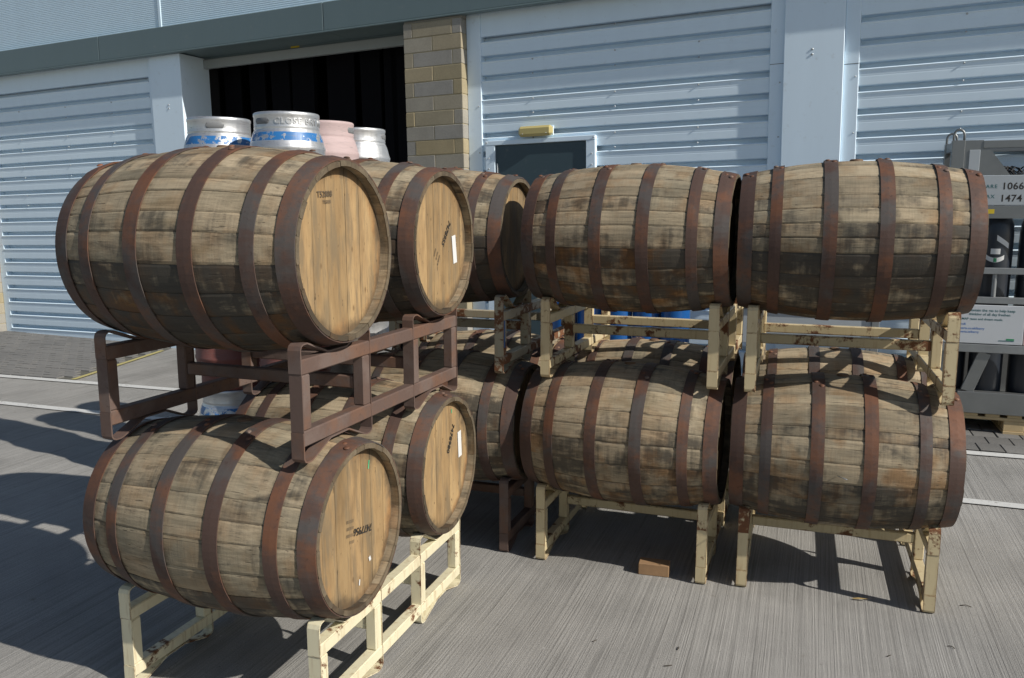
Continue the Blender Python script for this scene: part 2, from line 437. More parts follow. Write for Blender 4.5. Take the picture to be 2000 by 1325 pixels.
def brick():
    t = NT("buff_block", .9, 0, .2); o = t.obj(); rnd = t.rand()
    n = t.noise(o, 70, 5, .7); b = t.noise(o, 5, 4, .6)
    c = t.ramp(rnd, [(0., (.36, .345, .315)), (.35, (.41, .37, .29)), (.55, (.44, .36, .22)), (.8, (.40, .34, .22)), (1., (.345, .33, .30))])
    v = t.math('ADD', t.math('MULTIPLY', b, .4), .78); c = t.mix(1., c, t.comb(v, v, v), 'MULTIPLY')
    v = t.math('ADD', t.math('MULTIPLY', n, .4), .8); c = t.mix(1., c, t.comb(v, v, v), 'MULTIPLY')
    t.color(c); t.bump(n, .5, .003); return t.m
MAT['brick'] = brick()
MAT['mortar'] = simple("yellow_mortar", (.50, .42, .25), .95, bump=.4)
MAT['lamp'] = simple("yellowed_lamp_plastic", (.60, .50, .20), .35, var=.1)
MAT['screw'] = simple("screw_head", (.55, .58, .6), .35, .6)
MAT['sign_yellow'] = simple("yellow_sticker", (.75, .55, .03), .5)
def keg_metal(name, band=None, base=(.74, .745, .75), metal=.8, rough=.40):
    t = NT(name, rough, metal, .5); o = t.obj(); seed = t.attr("seed")
    o2 = t.vadd(o, t.comb(seed, seed, 0.))
    n = t.noise(t.mapping(o2, (1, 1, 5)), 6, 5, .65); sc = t.noise(t.mapping(o2, (14, 14, 2)), 4, 4, .6)
    v = t.math('ADD', t.math('MULTIPLY', n, .4), .76); c = t.mix(1., base, t.comb(v, v, v), 'MULTIPLY')
    mt = metal
    if band:
        z = t.sep(o)[2]; ch = t.noise(o2, 22, 5, .7); ch2 = t.noise(o2, 5, 3)
        w = t.math('ADD', t.math('MULTIPLY', ch, .6), t.math('MULTIPLY', ch2, .4))
        inb = t.math('MULTIPLY', t.math('GREATER_THAN', z, band[0]), t.math('LESS_THAN', z, band[1]))
        f = t.math('MULTIPLY', inb, t.math('SUBTRACT', 1.0, t.smooth(w, .49, .52)))
        c = t.mix(f, c, band[2]); mt = t.math('MULTIPLY', t.math('SUBTRACT', 1.0, f), metal)
        t.L(mt, t.b.inputs["Metallic"])
    sf = t.noise(t.mapping(o2, (3, 3, 30)), 5, 5, .7)
    c = t.mix(t.math('MULTIPLY', t.smooth(sf, .56, .66), .45), c, (.22, .21, .20))
    t.color(c); t.rough(t.math('ADD', t.math('MULTIPLY', sc, .35), rough - .14)); t.bump(n, .12, .004)
    return t.m
MAT['keg_blue'] = keg_metal("keg_aluminium_blue_band", (.358, .402, (.025, .17, .45)))
MAT['keg_plain'] = keg_metal("keg_aluminium")
MAT['keg_pink'] = keg_metal("keg_faded_red_plastic", None, (.56, .425, .415), 0., .7)
MAT['keg_red'] = keg_metal("keg_dark_red_plastic", None, (.24, .085, .07), 0., .5)
MAT['slot'] = simple("keg_slot_shade", (.20, .205, .21), .5)
MAT['galv'] = simple("galvanised_steel", (.33, .345, .35), .48, .6, var=.25, scale=9, bump=.1)
MAT['stain'] = simple("brushed_stainless_steel", (.27, .28, .28), .42, .7, var=.2, scale=5)
MAT['plate'] = simple("pale_painted_plate", (.44, .48, .51), .45, .0, var=.08)
MAT['cyl'] = simple("charcoal_cylinder_paint", (.028, .034, .045), .32, 0., .5, var=.15)
MAT['cylblue'] = simple("blue_cylinder_paint", (.012, .10, .33), .32, 0., .5, var=.15)
MAT['white'] = simple("white_paper", (.78, .78, .76), .6, var=.06)
MAT['board'] = simple("white_sign_board", (.62, .65, .68), .45, var=.05)
MAT['ink'] = simple("black_ink", (.03, .026, .022), .8, var=.3, scale=60)
MAT['inkfaint'] = simple("faded_brown_ink", (.13, .095, .06), .8, var=.3, scale=60)
MAT['inkblue'] = simple("blue_print", (.08, .20, .55), .6)
MAT['inkgreen'] = simple("green_print", (.03, .30, .12), .6)
MAT['inkteal'] = simple("dark_teal_print", (.05, .16, .17), .6)
MAT['chalk'] = simple("green_chalk", (.12, .60, .30), .8)
MAT['pine'] = simple("pale_pine", (.62, .47, .26), .75, var=.25, scale=12, bump=.3)
MAT['offcut'] = simple("brown_wood_offcut", (.34, .205, .105), .8, var=.3, scale=14, bump=.4)
MAT['bung'] = simple("wooden_bung", (.16, .09, .045), .7, var=.25, scale=30)
MAT['twig'] = simple("dry_twig", (.06, .045, .03), .9)
MAT['leaf'] = simple("dry_leaf", (.50, .36, .15), .7, var=.3, scale=30)

# ------------------------------------------------------------------ ground
g = MB(); g.add([(-60, -40, 0), (60, -40, 0), (60, 60, 0), (-60, 60, 0)], [(0, 1, 2, 3)])
tag(g.build("yard_ground", MAT['concrete']), "grey brushed concrete yard under the barrel stacks", kind="structure")
def strip(name, a, b, w, z, mat, label):
    a = Vector((*a, z)); b = Vector((*b, z)); d = (b - a).normalized(); p = Vector((-d.y, d.x, 0)) * w / 2
    m = MB(); n = 40; vs_ = []; fs = []
    for i in range(n + 1):
        q = a.lerp(b, i / n); vs_ += [q - p * random.uniform(.93, 1.07), q + p * random.uniform(.93, 1.07)]
        if i: fs.append((2 * i - 2, 2 * i - 1, 2 * i + 1, 2 * i))
    m.add(vs_, fs); tag(m.build(name, mat), label, kind="structure")
def line_y(x): return 5.99 + (x + 7.67) * .033
strip("painted_line", (-14, line_y(-14)), (9, line_y(9)), .10, .008, MAT['white_line'], "worn white painted line nearer the building")
strip("painted_line", (-14, 5.05), (9, 5.265), .088, .008, MAT['white_line'], "worn white painted line nearer the barrels")
strip("painted_line", (-6.80, 6.08), (-7.22, 7.75), .055, .012, MAT['yellow_line'], "faded yellow painted line running towards the shutter")
pv = MB()
def pave_poly(pts, name, label):
    m = MB(); m.add([(x, y, .004) for x, y in pts], [tuple(range(len(pts)))])
    return tag(m.build(name, MAT['joint']), label, kind="structure")
pl = pave_poly([(-16, line_y(-16) + .05), (-6.83, line_y(-6.8) + .05), (-7.26, 7.95), (-16, 8.9)], "block_paving", "dark block paving in front of the left shutter")
for i in range(46):
    for j in range(28):
        x = -16 + .2 * i + (.1 if j % 2 else 0); y = line_y(x) + .06 + .1 * j
        if x + .2 > -6.86 - (y - 6.1) * .24: continue
        pv.box(x + .004, x + .196, y + .004, y + .096, .002, .014 + random.uniform(0, .004))
o = pv.build("pavers", MAT['paver'], pl); o["kind"] = "stuff"
pr = pave_poly([(-.4, line_y(-.4) + .05), (6, line_y(6) + .05), (6, 7.3), (-.4, 7.5)], "block_paving", "dark block paving under the gas cylinder cage")
pav = MB(); pav.box(-.077, .077, -.097, .097, -.012, 0, .004); pme = pav.mesh("paver", MAT['paver'])
for i in range(14):
    for j in range(6):
        x = .62 + .16 * i + .012 * j + (.08 if j % 2 else 0); y = line_y(x) + .155 + .2 * j
        if y > 7.25: continue
        p_ = link("paver", pme, pr); p_.location = (x, y, .018 + random.uniform(-.002, .002)); p_.rotation_euler = (random.uniform(-.01, .01), random.uniform(-.01, .01), random.uniform(-.012, .012))

# ------------------------------------------------------------------ warehouse
WU = Vector((.9961, -.0866, .0185)).normalized(); WV = Vector((-.0183, .0039, .9998)); WV = (WV - WU * WU.dot(WV)).normalized(); WN = WU.cross(WV)
MW = Matrix((WU, -WN, WV)).transposed().to_4x4(); MW.translation = (-8.935, 8.179, 0)
wh = empty("warehouse", M=MW)
tag(wh, "pale blue grey industrial unit with roller shutters and green fascia", "building")
def wbox(name, mat, s0, s1, n0, n1, t0, t1, parent=wh, bev=.004):
    """wall coordinates: s along, n out of the wall, t up"""
    m = MB(); m.box(s0, s1, -n1, -n0, t0, t1, bev); return m.build(name, mat, parent)
PITCH = .1793
def slat_mesh(s0, s1):
    # profile out of wall (n) against t, one pitch high, plank face then ledge then groove
    pr_ = [(-.09, .002), (-.004, .006), (0, .010), (0, .070), (-.0006, .073), (-.0006, .080), (0, .083), (0, .112), (.001, .118),
           (.006, .124), (.007, .128), (-.005, .136), (-.088, .139), (-.09, .141), (-.09, PITCH + .003)]
    m = MB(); n = len(pr_)
    vs_ = [(s, -a, t) for s in (s0, s1) for a, t in pr_] + [(s, .05, t) for s in (s0, s1) for t in (0, PITCH + .001)]
    fs = [(i, i + 1, n + i + 1, n + i) for i in range(n - 1)]
    m.add(vs_, fs); return m.mesh("slat", MAT['shutter'])
T_TOP = 3.235
def shutter(s0, s1, label, rows=19, stain=False):
    sh = wbox("roller_shutter", MAT['shutter'], s0 - .01, s1 + .01, -.14, -.11, -.3, 3.44)
    sh["label"] = label
    me = slat_mesh(s0, s1)
    for k in range(rows):
        o = link("slat", me, sh); o.location = (0, 0, T_TOP - .045 - PITCH * (k + 1) + .0)
    tp = wbox("top_panel", MAT['shutter'], s0, s1, -.05, 0.0, T_TOP - .045 + .004, 3.44, sh, .002)
    sc = MB(); sc.lathe([(.0001, .010), (.006, .008), (.008, 0)], 8, Matrix.Rotation(R(90), 4, 'X')); sme = sc.mesh("screw", MAT['screw'])
    for k in range(0, 9):
        for f in (.2, .5, .78):
            o = link("screw", sme, sh); o.location = (s0 + (s1 - s0) * f, -.002, T_TOP - .05 * (k % 2) - .06 - PITCH * k)
    return sh
shutter(-1.38, 1.55, "left roller shutter with a deep shaded top")
shutter(5.94, 8.62, "middle roller shutter around the dark door")
shutter(9.31, 13.0, "right roller shutter behind the gas cage")
def post(s0, s1, n1, label, name="pillar", top=3.40, n0=-.4):
    o = wbox(name, MAT['trim'], s0, s1, n0, n1, -.3, top); o["label"] = label; return o
def bolts(par, s, n, ts, r=.010):
    for t_ in ts:
        m = MB(); m.lathe([(.0001, .006), (r * .8, .005), (r, 0)], 10, Matrix.Translation((s, -n, t_)) @ Matrix.Rotation(R(90), 4, 'X')); m.build("bolt", MAT['screw'], par)
p1 = post(1.63, 2.11, .048, "left pillar beside the open doorway"); bolts(p1, 1.89, .048, (2.80, 2.84))
p2 = post(8.735, 9.195, .048, "tall plain pillar between two shutters"); bolts(p2, 8.955, .048, (2.745, 2.785))
for s0, s1, n in ((-1.50, -1.38, .0), (1.55, 1.63, .004), (5.79, 5.94, .012), (8.62, 8.735, .012), (9.195, 9.31, .012)):
    j = wbox("jamb", MAT['trim'], s0 + .001, s1 - .001, -.2, n, -.3, 3.44)
    bolts(j, s1 - .03 if s0 < 8.7 else s0 + .09, n, [2.55 - .44 * k for k in range(5)], .007)
wbox("jamb_joint", MAT['rubber'], 8.622, 8.733, .012, .0135, 2.698, 2.702); wbox("jamb_joint", MAT['rubber'], 9.198, 9.308, .012, .0135, 2.648, 2.652)
# fascia beam in lengths, upper cladding
for s0, s1 in ((-6, .915), (.919, 4.2), (4.204, 8.9), (8.904, 13)):
    wbox("fascia_beam", MAT['beam'], s0, s1, -.35, .130, 3.41, 3.69, wh, .006)
wbox("fascia_drip", MAT['beam'], -6, 13, .06, .138, 3.392, 3.409)
def corr(s0, s1):
    m = MB(); n = 105; p_ = .021; vs_ = []; fs = []
    prof = []
    for i in range(n):
        t0 = 3.692 + i * p_; prof += [(.03, t0), (.035, t0 + .008), (.035, t0 + .013), (.03, t0 + .018)]
    k = len(prof)
    m.add([(s, -a, t_) for s in (s0, s1) for a, t_ in prof], [(i, i + 1, k + i + 1, k + i) for i in range(k - 1)])
    o = m.build("cladding_panel", MAT['upper'], wh); o["label"] = "finely ribbed silver cladding above the fascia"
for s0, s1 in ((-6, -2.3), (-2.27, 1.81), (1.87, 5.9), (5.96, 13)): corr(s0, s1)
for s in (-2.285, 1.84, 5.93): wbox("cladding_joint", MAT['upper'], s - .030, s + .030, 0, .042, 3.692, 6, wh, .012)
wbox("backing_wall", MAT['upper'], -6, 13, -.1, .02, 3.70, 6.2)
wbox("side_wall", MAT['trim'], 13, 13.2, -3, .1, -.3, 6.2); wbox("side_wall", MAT['trim'], -6.2, -6, -3, .1, -.3, 6.2)
wbox("roof", MAT['beam'], -6.2, 13.2, -4.2, .15, 6.2, 6.3)
# brick piers
def pier(s0, s1, n1, t0, t1, phase, label):
    core = wbox("brick_pier", MAT['mortar'], s0 + .006, s1 - .006, -.4, n1 - .005, -.3, t1, wh, 0); core["label"] = label
    H = .1405; w = s1 - s0; k = 0; t_ = t1
    while t_ - H > t0:
        a = .006
        if (k + phase) % 2: cuts = [0, .155 * w, .845 * w, w]
        else: cuts = [0, .5 * w, w]
        for i in range(len(cuts) - 1):
            l, r_ = s0 + cuts[i] + (a / 2 if i else 0), s0 + cuts[i + 1] - (a / 2 if i < len(cuts) - 2 else 0)
            d = random.uniform(-.002, .002)
            m = MB()
            last = i == len(cuts) - 2
            m.box(l, r_, -n1 - d, (.09 if last or i == 0 else -n1 + .10), t_ - H + a / 2, t_ - a / 2, .004); m.build("brick", MAT['brick'], core)
        t_ -= H; k += 1
pier(5.15, 5.79, .120, -.1, 3.37, 1, "buff block pier between the doorway and middle shutter")
wbox("pier_cap", MAT['brick'], 5.15, 5.79, -.35, .10, 3.372, 3.408)
pier(-2.2, -1.50, .10, -.1, 3.38, 0, "buff block pier at the far left edge")
# open doorway: header with rolled shutter bar, dark hall behind, strip curtain
wbox("door_header", MAT['beam'], 2.11, 5.15, -.42, -.33, 3.385, 3.8)
bar_ = wbox("shutter_bottom_bar", MAT['bar'], 2.112, 5.148, -.37, -.31, 3.28, 3.382)
wbox("soffit", MAT['beam'], 1.6, 5.8, -.33, .05, 3.412, 3.44)
st_ = wbox("header_sticker", MAT['sign_yellow'], 3.40, 3.52, -.329, -.327, 3.392, 3.440, wh, 0)
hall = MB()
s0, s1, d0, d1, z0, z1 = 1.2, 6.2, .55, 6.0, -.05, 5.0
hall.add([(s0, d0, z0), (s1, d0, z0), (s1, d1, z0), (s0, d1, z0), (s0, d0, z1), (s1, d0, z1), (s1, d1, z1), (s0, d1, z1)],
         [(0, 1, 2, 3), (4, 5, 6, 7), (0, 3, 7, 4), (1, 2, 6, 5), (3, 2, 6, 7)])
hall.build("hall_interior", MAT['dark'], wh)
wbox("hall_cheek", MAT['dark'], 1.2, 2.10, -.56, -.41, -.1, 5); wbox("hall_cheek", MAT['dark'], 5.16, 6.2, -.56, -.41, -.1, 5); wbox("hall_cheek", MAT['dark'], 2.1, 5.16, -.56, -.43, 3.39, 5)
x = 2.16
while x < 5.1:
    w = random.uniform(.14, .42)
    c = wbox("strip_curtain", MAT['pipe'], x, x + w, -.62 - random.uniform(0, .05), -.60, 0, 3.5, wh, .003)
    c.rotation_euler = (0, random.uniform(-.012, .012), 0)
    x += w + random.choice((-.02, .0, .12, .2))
# door in the middle shutter
fr = MB()
fr.box(5.985, 6.085, -.040, .02, 0, 2.17, .004); fr.box(7.015, 7.105, -.040, .02, 0, 2.17, .004); fr.box(5.985, 7.105, -.042, .02, 2.171, 2.215, .004)
f_ = fr.build("door_frame", MAT['trim'], wh)
for s in (6.02, 7.07): bolts(f_, s, .040, (2.05, 1.95, 1.6), .008)
bolts(f_, 6.0, .042, (2.195,), .008); bolts(f_, 7.09, .042, (2.195,), .008)
dr = wbox("door", MAT['door'], 6.088, 7.012, -.03, .022, .02, 2.168); dr["label"] = "dark blue grey personnel door behind the barrels"
wbox("door_hinge", MAT['screw'], 6.098, 6.112, .022, .034, 1.9, 2.0, dr)
# rust streak on the middle shutter comes down as thin painted trickle
lm = empty("wall_light", M=MW @ Matrix.Translation((6.52, 0, 2.235)))
tag(lm, "yellowed bulkhead light on the shutter above the dark door", "light")
m = MB(); m.box(-.165, .165, -.012, .0, .0, .09, .004); m.build("back_plate", MAT['trim'], lm)
m = MB(); m.box(-.17, .17, -.085, -.013, -.003, .092, .022); m.build("diffuser", MAT['lamp'], lm)
bolts(lm, -.12, .086, (.02,), .005); bolts(lm, .12, .086, (.02,), .005)

# ------------------------------------------------------------------ barrels
BL, BR0, BRB, TH = .90, .281, .333, .027
def brad(x): return BRB - (BRB - BR0) * (2 * x / BL) ** 2
def stave_set(seed, n):
    rg = random.Random(seed); w = [rg.uniform(.62, 1.45) for _ in range(n)]; tot = sum(w); a = -.5 * w[0] / tot * 2 * math.pi + math.pi / 2
    out = []
    xs = [-BL / 2 + BL * i / 12 for i in range(13)]
    for k in range(n):
        da = w[k] / tot * 2 * math.pi; a0 = a + .0012; a1 = a + da - .0012; a += da
        jr = rg.uniform(-.0012, .0012); je = rg.uniform(-.002, .002)
        cs = (0, .10, .37, .63, .90, 1); dr_ = (-.0026, -.0004, 0, 0, -.0004, -.0026)
        vs_ = []; uv = []; fs = []; fu = []
        row = 2 * len(cs)
        for x in xs:
            r_ = brad(x) + jr; xx = x + (je if abs(x) > .449 else 0)
            for c_, d in zip(cs, dr_):
                an = a0 + (a1 - a0) * c_; vs_.append((xx, (r_ + d) * math.cos(an), (r_ + d) * math.sin(an))); uv.append((2 * x / BL, c_))
            ri = r_ - TH + (.010 if abs(x) > .44 else 0)
            for c_ in reversed(cs):
                an = a0 + (a1 - a0) * c_; vs_.append((xx, ri * math.cos(an), ri * math.sin(an))); uv.append((2 * x / BL, .5))
        for i in range(12):
            for j in range(row):
                if len(cs) <= j < row - 1 and 1 <= i <= 10: continue
                fs.append((i * row + j, i * row + (j + 1) % row, (i + 1) * row + (j + 1) % row, (i + 1) * row + j))
        fs.append(tuple(reversed(range(row)))); fs.append(tuple(12 * row + j for j in range(row)))
        me = bpy.data.meshes.new("stave"); me.from_pydata(vs_, [], fs); me.materials.append(MAT['stave'])
        ul = me.uv_layers.new(name="UVMap")
        for lp in me.loops: ul.data[lp.index].uv = uv[lp.vertex_index]
        import bmesh
        bm = bmesh.new(); bm.from_mesh(me); bmesh.ops.recalc_face_normals(bm, faces=bm.faces); bm.to_mesh(me); bm.free()
        out.append((me, (a0 + a1) / 2))
    return out
SETS = [stave_set(11 + i, n) for i, n in enumerate((25, 28, 26, 24, 27))]
HOOPS = ((.226, .052), (.675, .045), (.932, .058))      # centre as a share of half length, width in metres
def hoop_mesh(cx, w):
    n = 80; m = MB(); x0, x1 = cx - w / 2, cx + w / 2; vs_ = []
    for k in range(n):
        an = 2 * math.pi * k / n; lap = .0028 if k in (0, 1, 2, 3) else 0
        for x, d in ((x0, .0008), (x0, .0042), ((x0 + x1) / 2, .0047), (x1, .0042), (x1, .0008)):
            r_ = brad(x) + d + (lap if d > .001 else 0); vs_.append((x, r_ * math.cos(an), r_ * math.sin(an)))
    fs = []
    for k in range(n):
        for j in range(5):
            fs.append((k * 5 + j, k * 5 + (j + 1) % 5, ((k + 1) % n) * 5 + (j + 1) % 5, ((k + 1) % n) * 5 + j))
    m.add(vs_, fs); return m.mesh("hoop", MAT['hoop'])
HM = [(s * c * BL / 2, w, hoop_mesh(s * c * BL / 2, w)) for c, w in HOOPS for s in (-1, 1)]
rv = MB(); rv.lathe([(.0001, .0045), (.006, .004), (.010, .0015), (.0105, 0)], 10); RIV = rv.mesh("rivet", MAT['rivet'])
def head_boards(seed, sgn):
    rg = random.Random(seed); RH = .268; n = rg.choice((6, 7, 7, 8)); ws = [rg.uniform(.7, 1.3) for _ in range(n)]; t_ = sum(ws); y = -RH; out = []
    x0 = sgn * (BL / 2 - .034); x1 = x0 - sgn * .022
    for w in ws:
        ya, yb = y + .0008, y + 2 * RH * w / t_ - .0008; y += 2 * RH * w / t_
        up = []; 
        for i in range(9):
            yy = ya + (yb - ya) * i / 8; up.append((yy, math.sqrt(max(RH * RH - yy * yy, 0))))
        poly = up + [(yy, -zz) for yy, zz in reversed(up)]
        if abs(poly[0][1]) < 1e-6: poly = poly[:-1]
        k = len(poly); j = rg.uniform(-.0006, .0006)
        m = MB(); m.add([(x0 + j, a, b) for a, b in poly] + [(x1, a, b) for a, b in poly], [tuple(range(k)), tuple(range(k, 2 * k))] + [(i, (i + 1) % k, k + (i + 1) % k, k + i) for i in range(k)])
        out.append(m.mesh("head_board", MAT['head']))
    return out
HEADS = [head_boards(31 + i, 1) for i in range(4)]
hb = MB(); hb.lathe([(.268, 0), (.268, .02)], 48, Matrix.Translation((-BL / 2 + .034, 0, 0)) @ Matrix.Rotation(R(90), 4, 'Y'), cap=True); HEADBACK = hb.mesh("head", MAT['head'])
bg = MB(); bg.lathe([(.0001, .007), (.022, .006), (.026, .003), (.027, -.006)], 16, Matrix.Translation((0, 0, BRB))); BUNG = bg.mesh("bung", MAT['bung'])
RP = Matrix.Rotation(R(90), 4, 'Z')
def barrel(loc, yaw, label, idx, stains=(), warms=(), bias=0.0, group="oak barrels in the rack stacks", roll=0.0):
    """stains / warms: (from, to, amount) in degrees, 0 = facing the yard, 90 = top"""
    x, y, z = loc
    b = empty("oak_barrel", (x, y, z - BRB), yaw); tag(b, label, "barrel", group)
    rg = random.Random(100 + idx); T = Matrix.Translation((0, 0, BRB)) @ Matrix.Rotation(roll, 4, 'X')
    sd = idx * 1.37 + .2
    for me, an in SETS[idx % 5]:
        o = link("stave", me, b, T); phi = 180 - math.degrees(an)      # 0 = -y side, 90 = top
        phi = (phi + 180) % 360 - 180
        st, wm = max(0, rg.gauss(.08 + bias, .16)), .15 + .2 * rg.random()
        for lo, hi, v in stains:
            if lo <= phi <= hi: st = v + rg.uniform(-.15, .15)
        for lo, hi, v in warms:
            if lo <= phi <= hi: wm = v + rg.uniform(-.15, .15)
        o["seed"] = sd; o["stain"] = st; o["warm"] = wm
    for cx, w, me in HM:
        rot = R(90) + rg.uniform(-.35, .35)
        h = link("hoop", me, b, T @ Matrix.Rotation(rot, 4, 'X')); h["seed"] = sd + rg.random()
        for dx in (-.012, .012):
            r_ = brad(cx) + .0074
            q = link("rivet", RIV, h, Matrix.Rotation(R(7) + dx * 4, 4, 'X') @ Matrix.Translation((cx + dx, r_, 0)) @ Matrix.Rotation(R(-90), 4, 'X')); q["seed"] = sd
    for me in HEADS[idx % 4]:
        o = link("head_board", me, b, T @ Matrix.Rotation(rg.uniform(-.03, .03) * 0, 4, 'X')); o["seed"] = sd
    o = link("head", HEADBACK, b, T); o["seed"] = sd
    link("bung", BUNG, b, T)
    return b
def head_text(b, txt, size, y, z, ang, mat='ink', align='LEFT', space=1.0, name="stencil"):
    me = text_mesh(txt, size, name, MAT[mat], align, space)
    # text x -> head +y, text y -> +z, facing +x
    M = Matrix.Translation((BL / 2 - .0318, y, BRB + z)) @ Matrix(((0, 0, 1, 0), (1, 0, 0, 0), (0, 1, 0, 0), (0, 0, 0, 1))) @ Matrix.Rotation(R(ang), 4, 'Z')
    return link(name, me, b, M)
def head_plate(b, y, z, w, h, ang, mat, name):
    m = MB(); m.box(0, .0008, -w / 2, w / 2, -h / 2, h / 2)
    return link(name, m.mesh(name, MAT[mat]), b, Matrix.Translation((BL / 2 - .0320, y, BRB + z)) @ Matrix.Rotation(R(ang), 4, 'X'))
Z1, Z2 = .620, 1.533
A = (-1.800, 2.290); Bp = (-1.816, 2.283); SP = .739
low = [(-75, -18, .55)]
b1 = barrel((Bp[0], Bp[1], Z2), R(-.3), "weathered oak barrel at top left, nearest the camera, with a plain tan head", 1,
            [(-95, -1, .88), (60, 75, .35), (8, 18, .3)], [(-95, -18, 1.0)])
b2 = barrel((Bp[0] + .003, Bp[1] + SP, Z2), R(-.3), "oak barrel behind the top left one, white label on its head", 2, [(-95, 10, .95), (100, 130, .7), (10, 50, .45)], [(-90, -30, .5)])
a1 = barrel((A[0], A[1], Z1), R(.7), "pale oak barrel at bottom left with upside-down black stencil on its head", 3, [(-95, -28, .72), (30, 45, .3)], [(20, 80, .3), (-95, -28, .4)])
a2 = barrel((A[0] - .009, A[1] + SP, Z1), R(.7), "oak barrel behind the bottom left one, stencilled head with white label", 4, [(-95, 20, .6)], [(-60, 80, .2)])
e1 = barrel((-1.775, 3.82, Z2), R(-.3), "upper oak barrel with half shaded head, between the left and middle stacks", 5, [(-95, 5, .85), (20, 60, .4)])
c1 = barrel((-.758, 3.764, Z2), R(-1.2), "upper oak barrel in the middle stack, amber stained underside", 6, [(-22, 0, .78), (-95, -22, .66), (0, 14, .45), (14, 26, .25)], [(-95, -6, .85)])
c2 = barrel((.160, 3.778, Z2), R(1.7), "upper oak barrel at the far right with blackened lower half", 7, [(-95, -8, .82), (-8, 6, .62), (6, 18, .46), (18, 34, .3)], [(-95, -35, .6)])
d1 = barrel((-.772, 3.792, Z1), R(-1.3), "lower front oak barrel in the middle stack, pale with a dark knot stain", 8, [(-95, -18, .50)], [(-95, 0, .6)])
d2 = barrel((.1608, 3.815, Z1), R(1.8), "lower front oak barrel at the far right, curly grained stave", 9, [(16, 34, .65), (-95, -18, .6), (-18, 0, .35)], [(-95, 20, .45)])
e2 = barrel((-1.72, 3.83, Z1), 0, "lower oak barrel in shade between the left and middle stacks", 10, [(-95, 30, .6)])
e3 = barrel((-1.73, 4.57, Z1), 0, "lower back oak barrel glimpsed through the rusty cream rack", 11)
d3 = barrel((-.79, 4.53, Z1), R(-1.3), "lower back oak barrel of the middle stack, only its top showing", 12)
d4 = barrel((.145, 4.555, Z1), R(1.8), "lower back oak barrel of the right stack, only its top showing", 13)
# writing on the heads
head_text(b1, "T52808", .026, -.115, .168, 3, 'inkfaint', space=1.05)
head_text(b1, "T52808", .014, -.085, .150, 3, 'inkfaint', space=1.05)
head_text(b2, "7478955", .034, .100, .092, -128, 'ink', space=1.02)
for i in range(3): head_text(b2, ("IIIIIIIII III", "IIIIII III", "IIIIIIIIII")[i], .0135, .002 - .022 * i * .8, -.045 + .014 * i, -118, 'inkfaint')
head_plate(b2, .150, -.030, .036, .115, 8, 'white', "paper_label")
head_text(b2, "|||| |||", .020, .158, .02, -84, 'ink')
head_text(a1, "7477956", .036, .118, -.030, 169, 'ink', space=1.0)
for i, tx in enumerate(("IIIIIIII III", "IIIIII IIIII", "IIIII IIIIIII", "IIII III")): head_text(a1, tx, .015, -.005, .030 - .024 * i, 170, 'inkfaint')
m = head_plate(a1, .105, .185, .0045, .030, -12, 'chalk', "chalk_mark")
head_plate(a1, .095, -.150, .012, .016, 20, 'white', "paper_scrap"); head_plate(a1, .02, -.205, .006, .020, -10, 'white', "paper_scrap")
head_text(a2, "7478980", .036, .095, .150, -120, 'ink', space=1.02)
head_plate(a2, .168, .040, .036, .115, 4, 'white', "paper_label"); head_text(a2, "|||| |||", .020, .176, .085, -87, 'ink')
head_plate(a2, .085, .205, .0045, .018, 0, 'chalk', "chalk_mark")
# nail and splinters on the lower right barrel
nl = MB(); nl.tube([(-.02, -.335, BRB - .02), (.012, -.375, BRB - .02)], .0022, 6); nl.build("nail", MAT['screw'], d2)

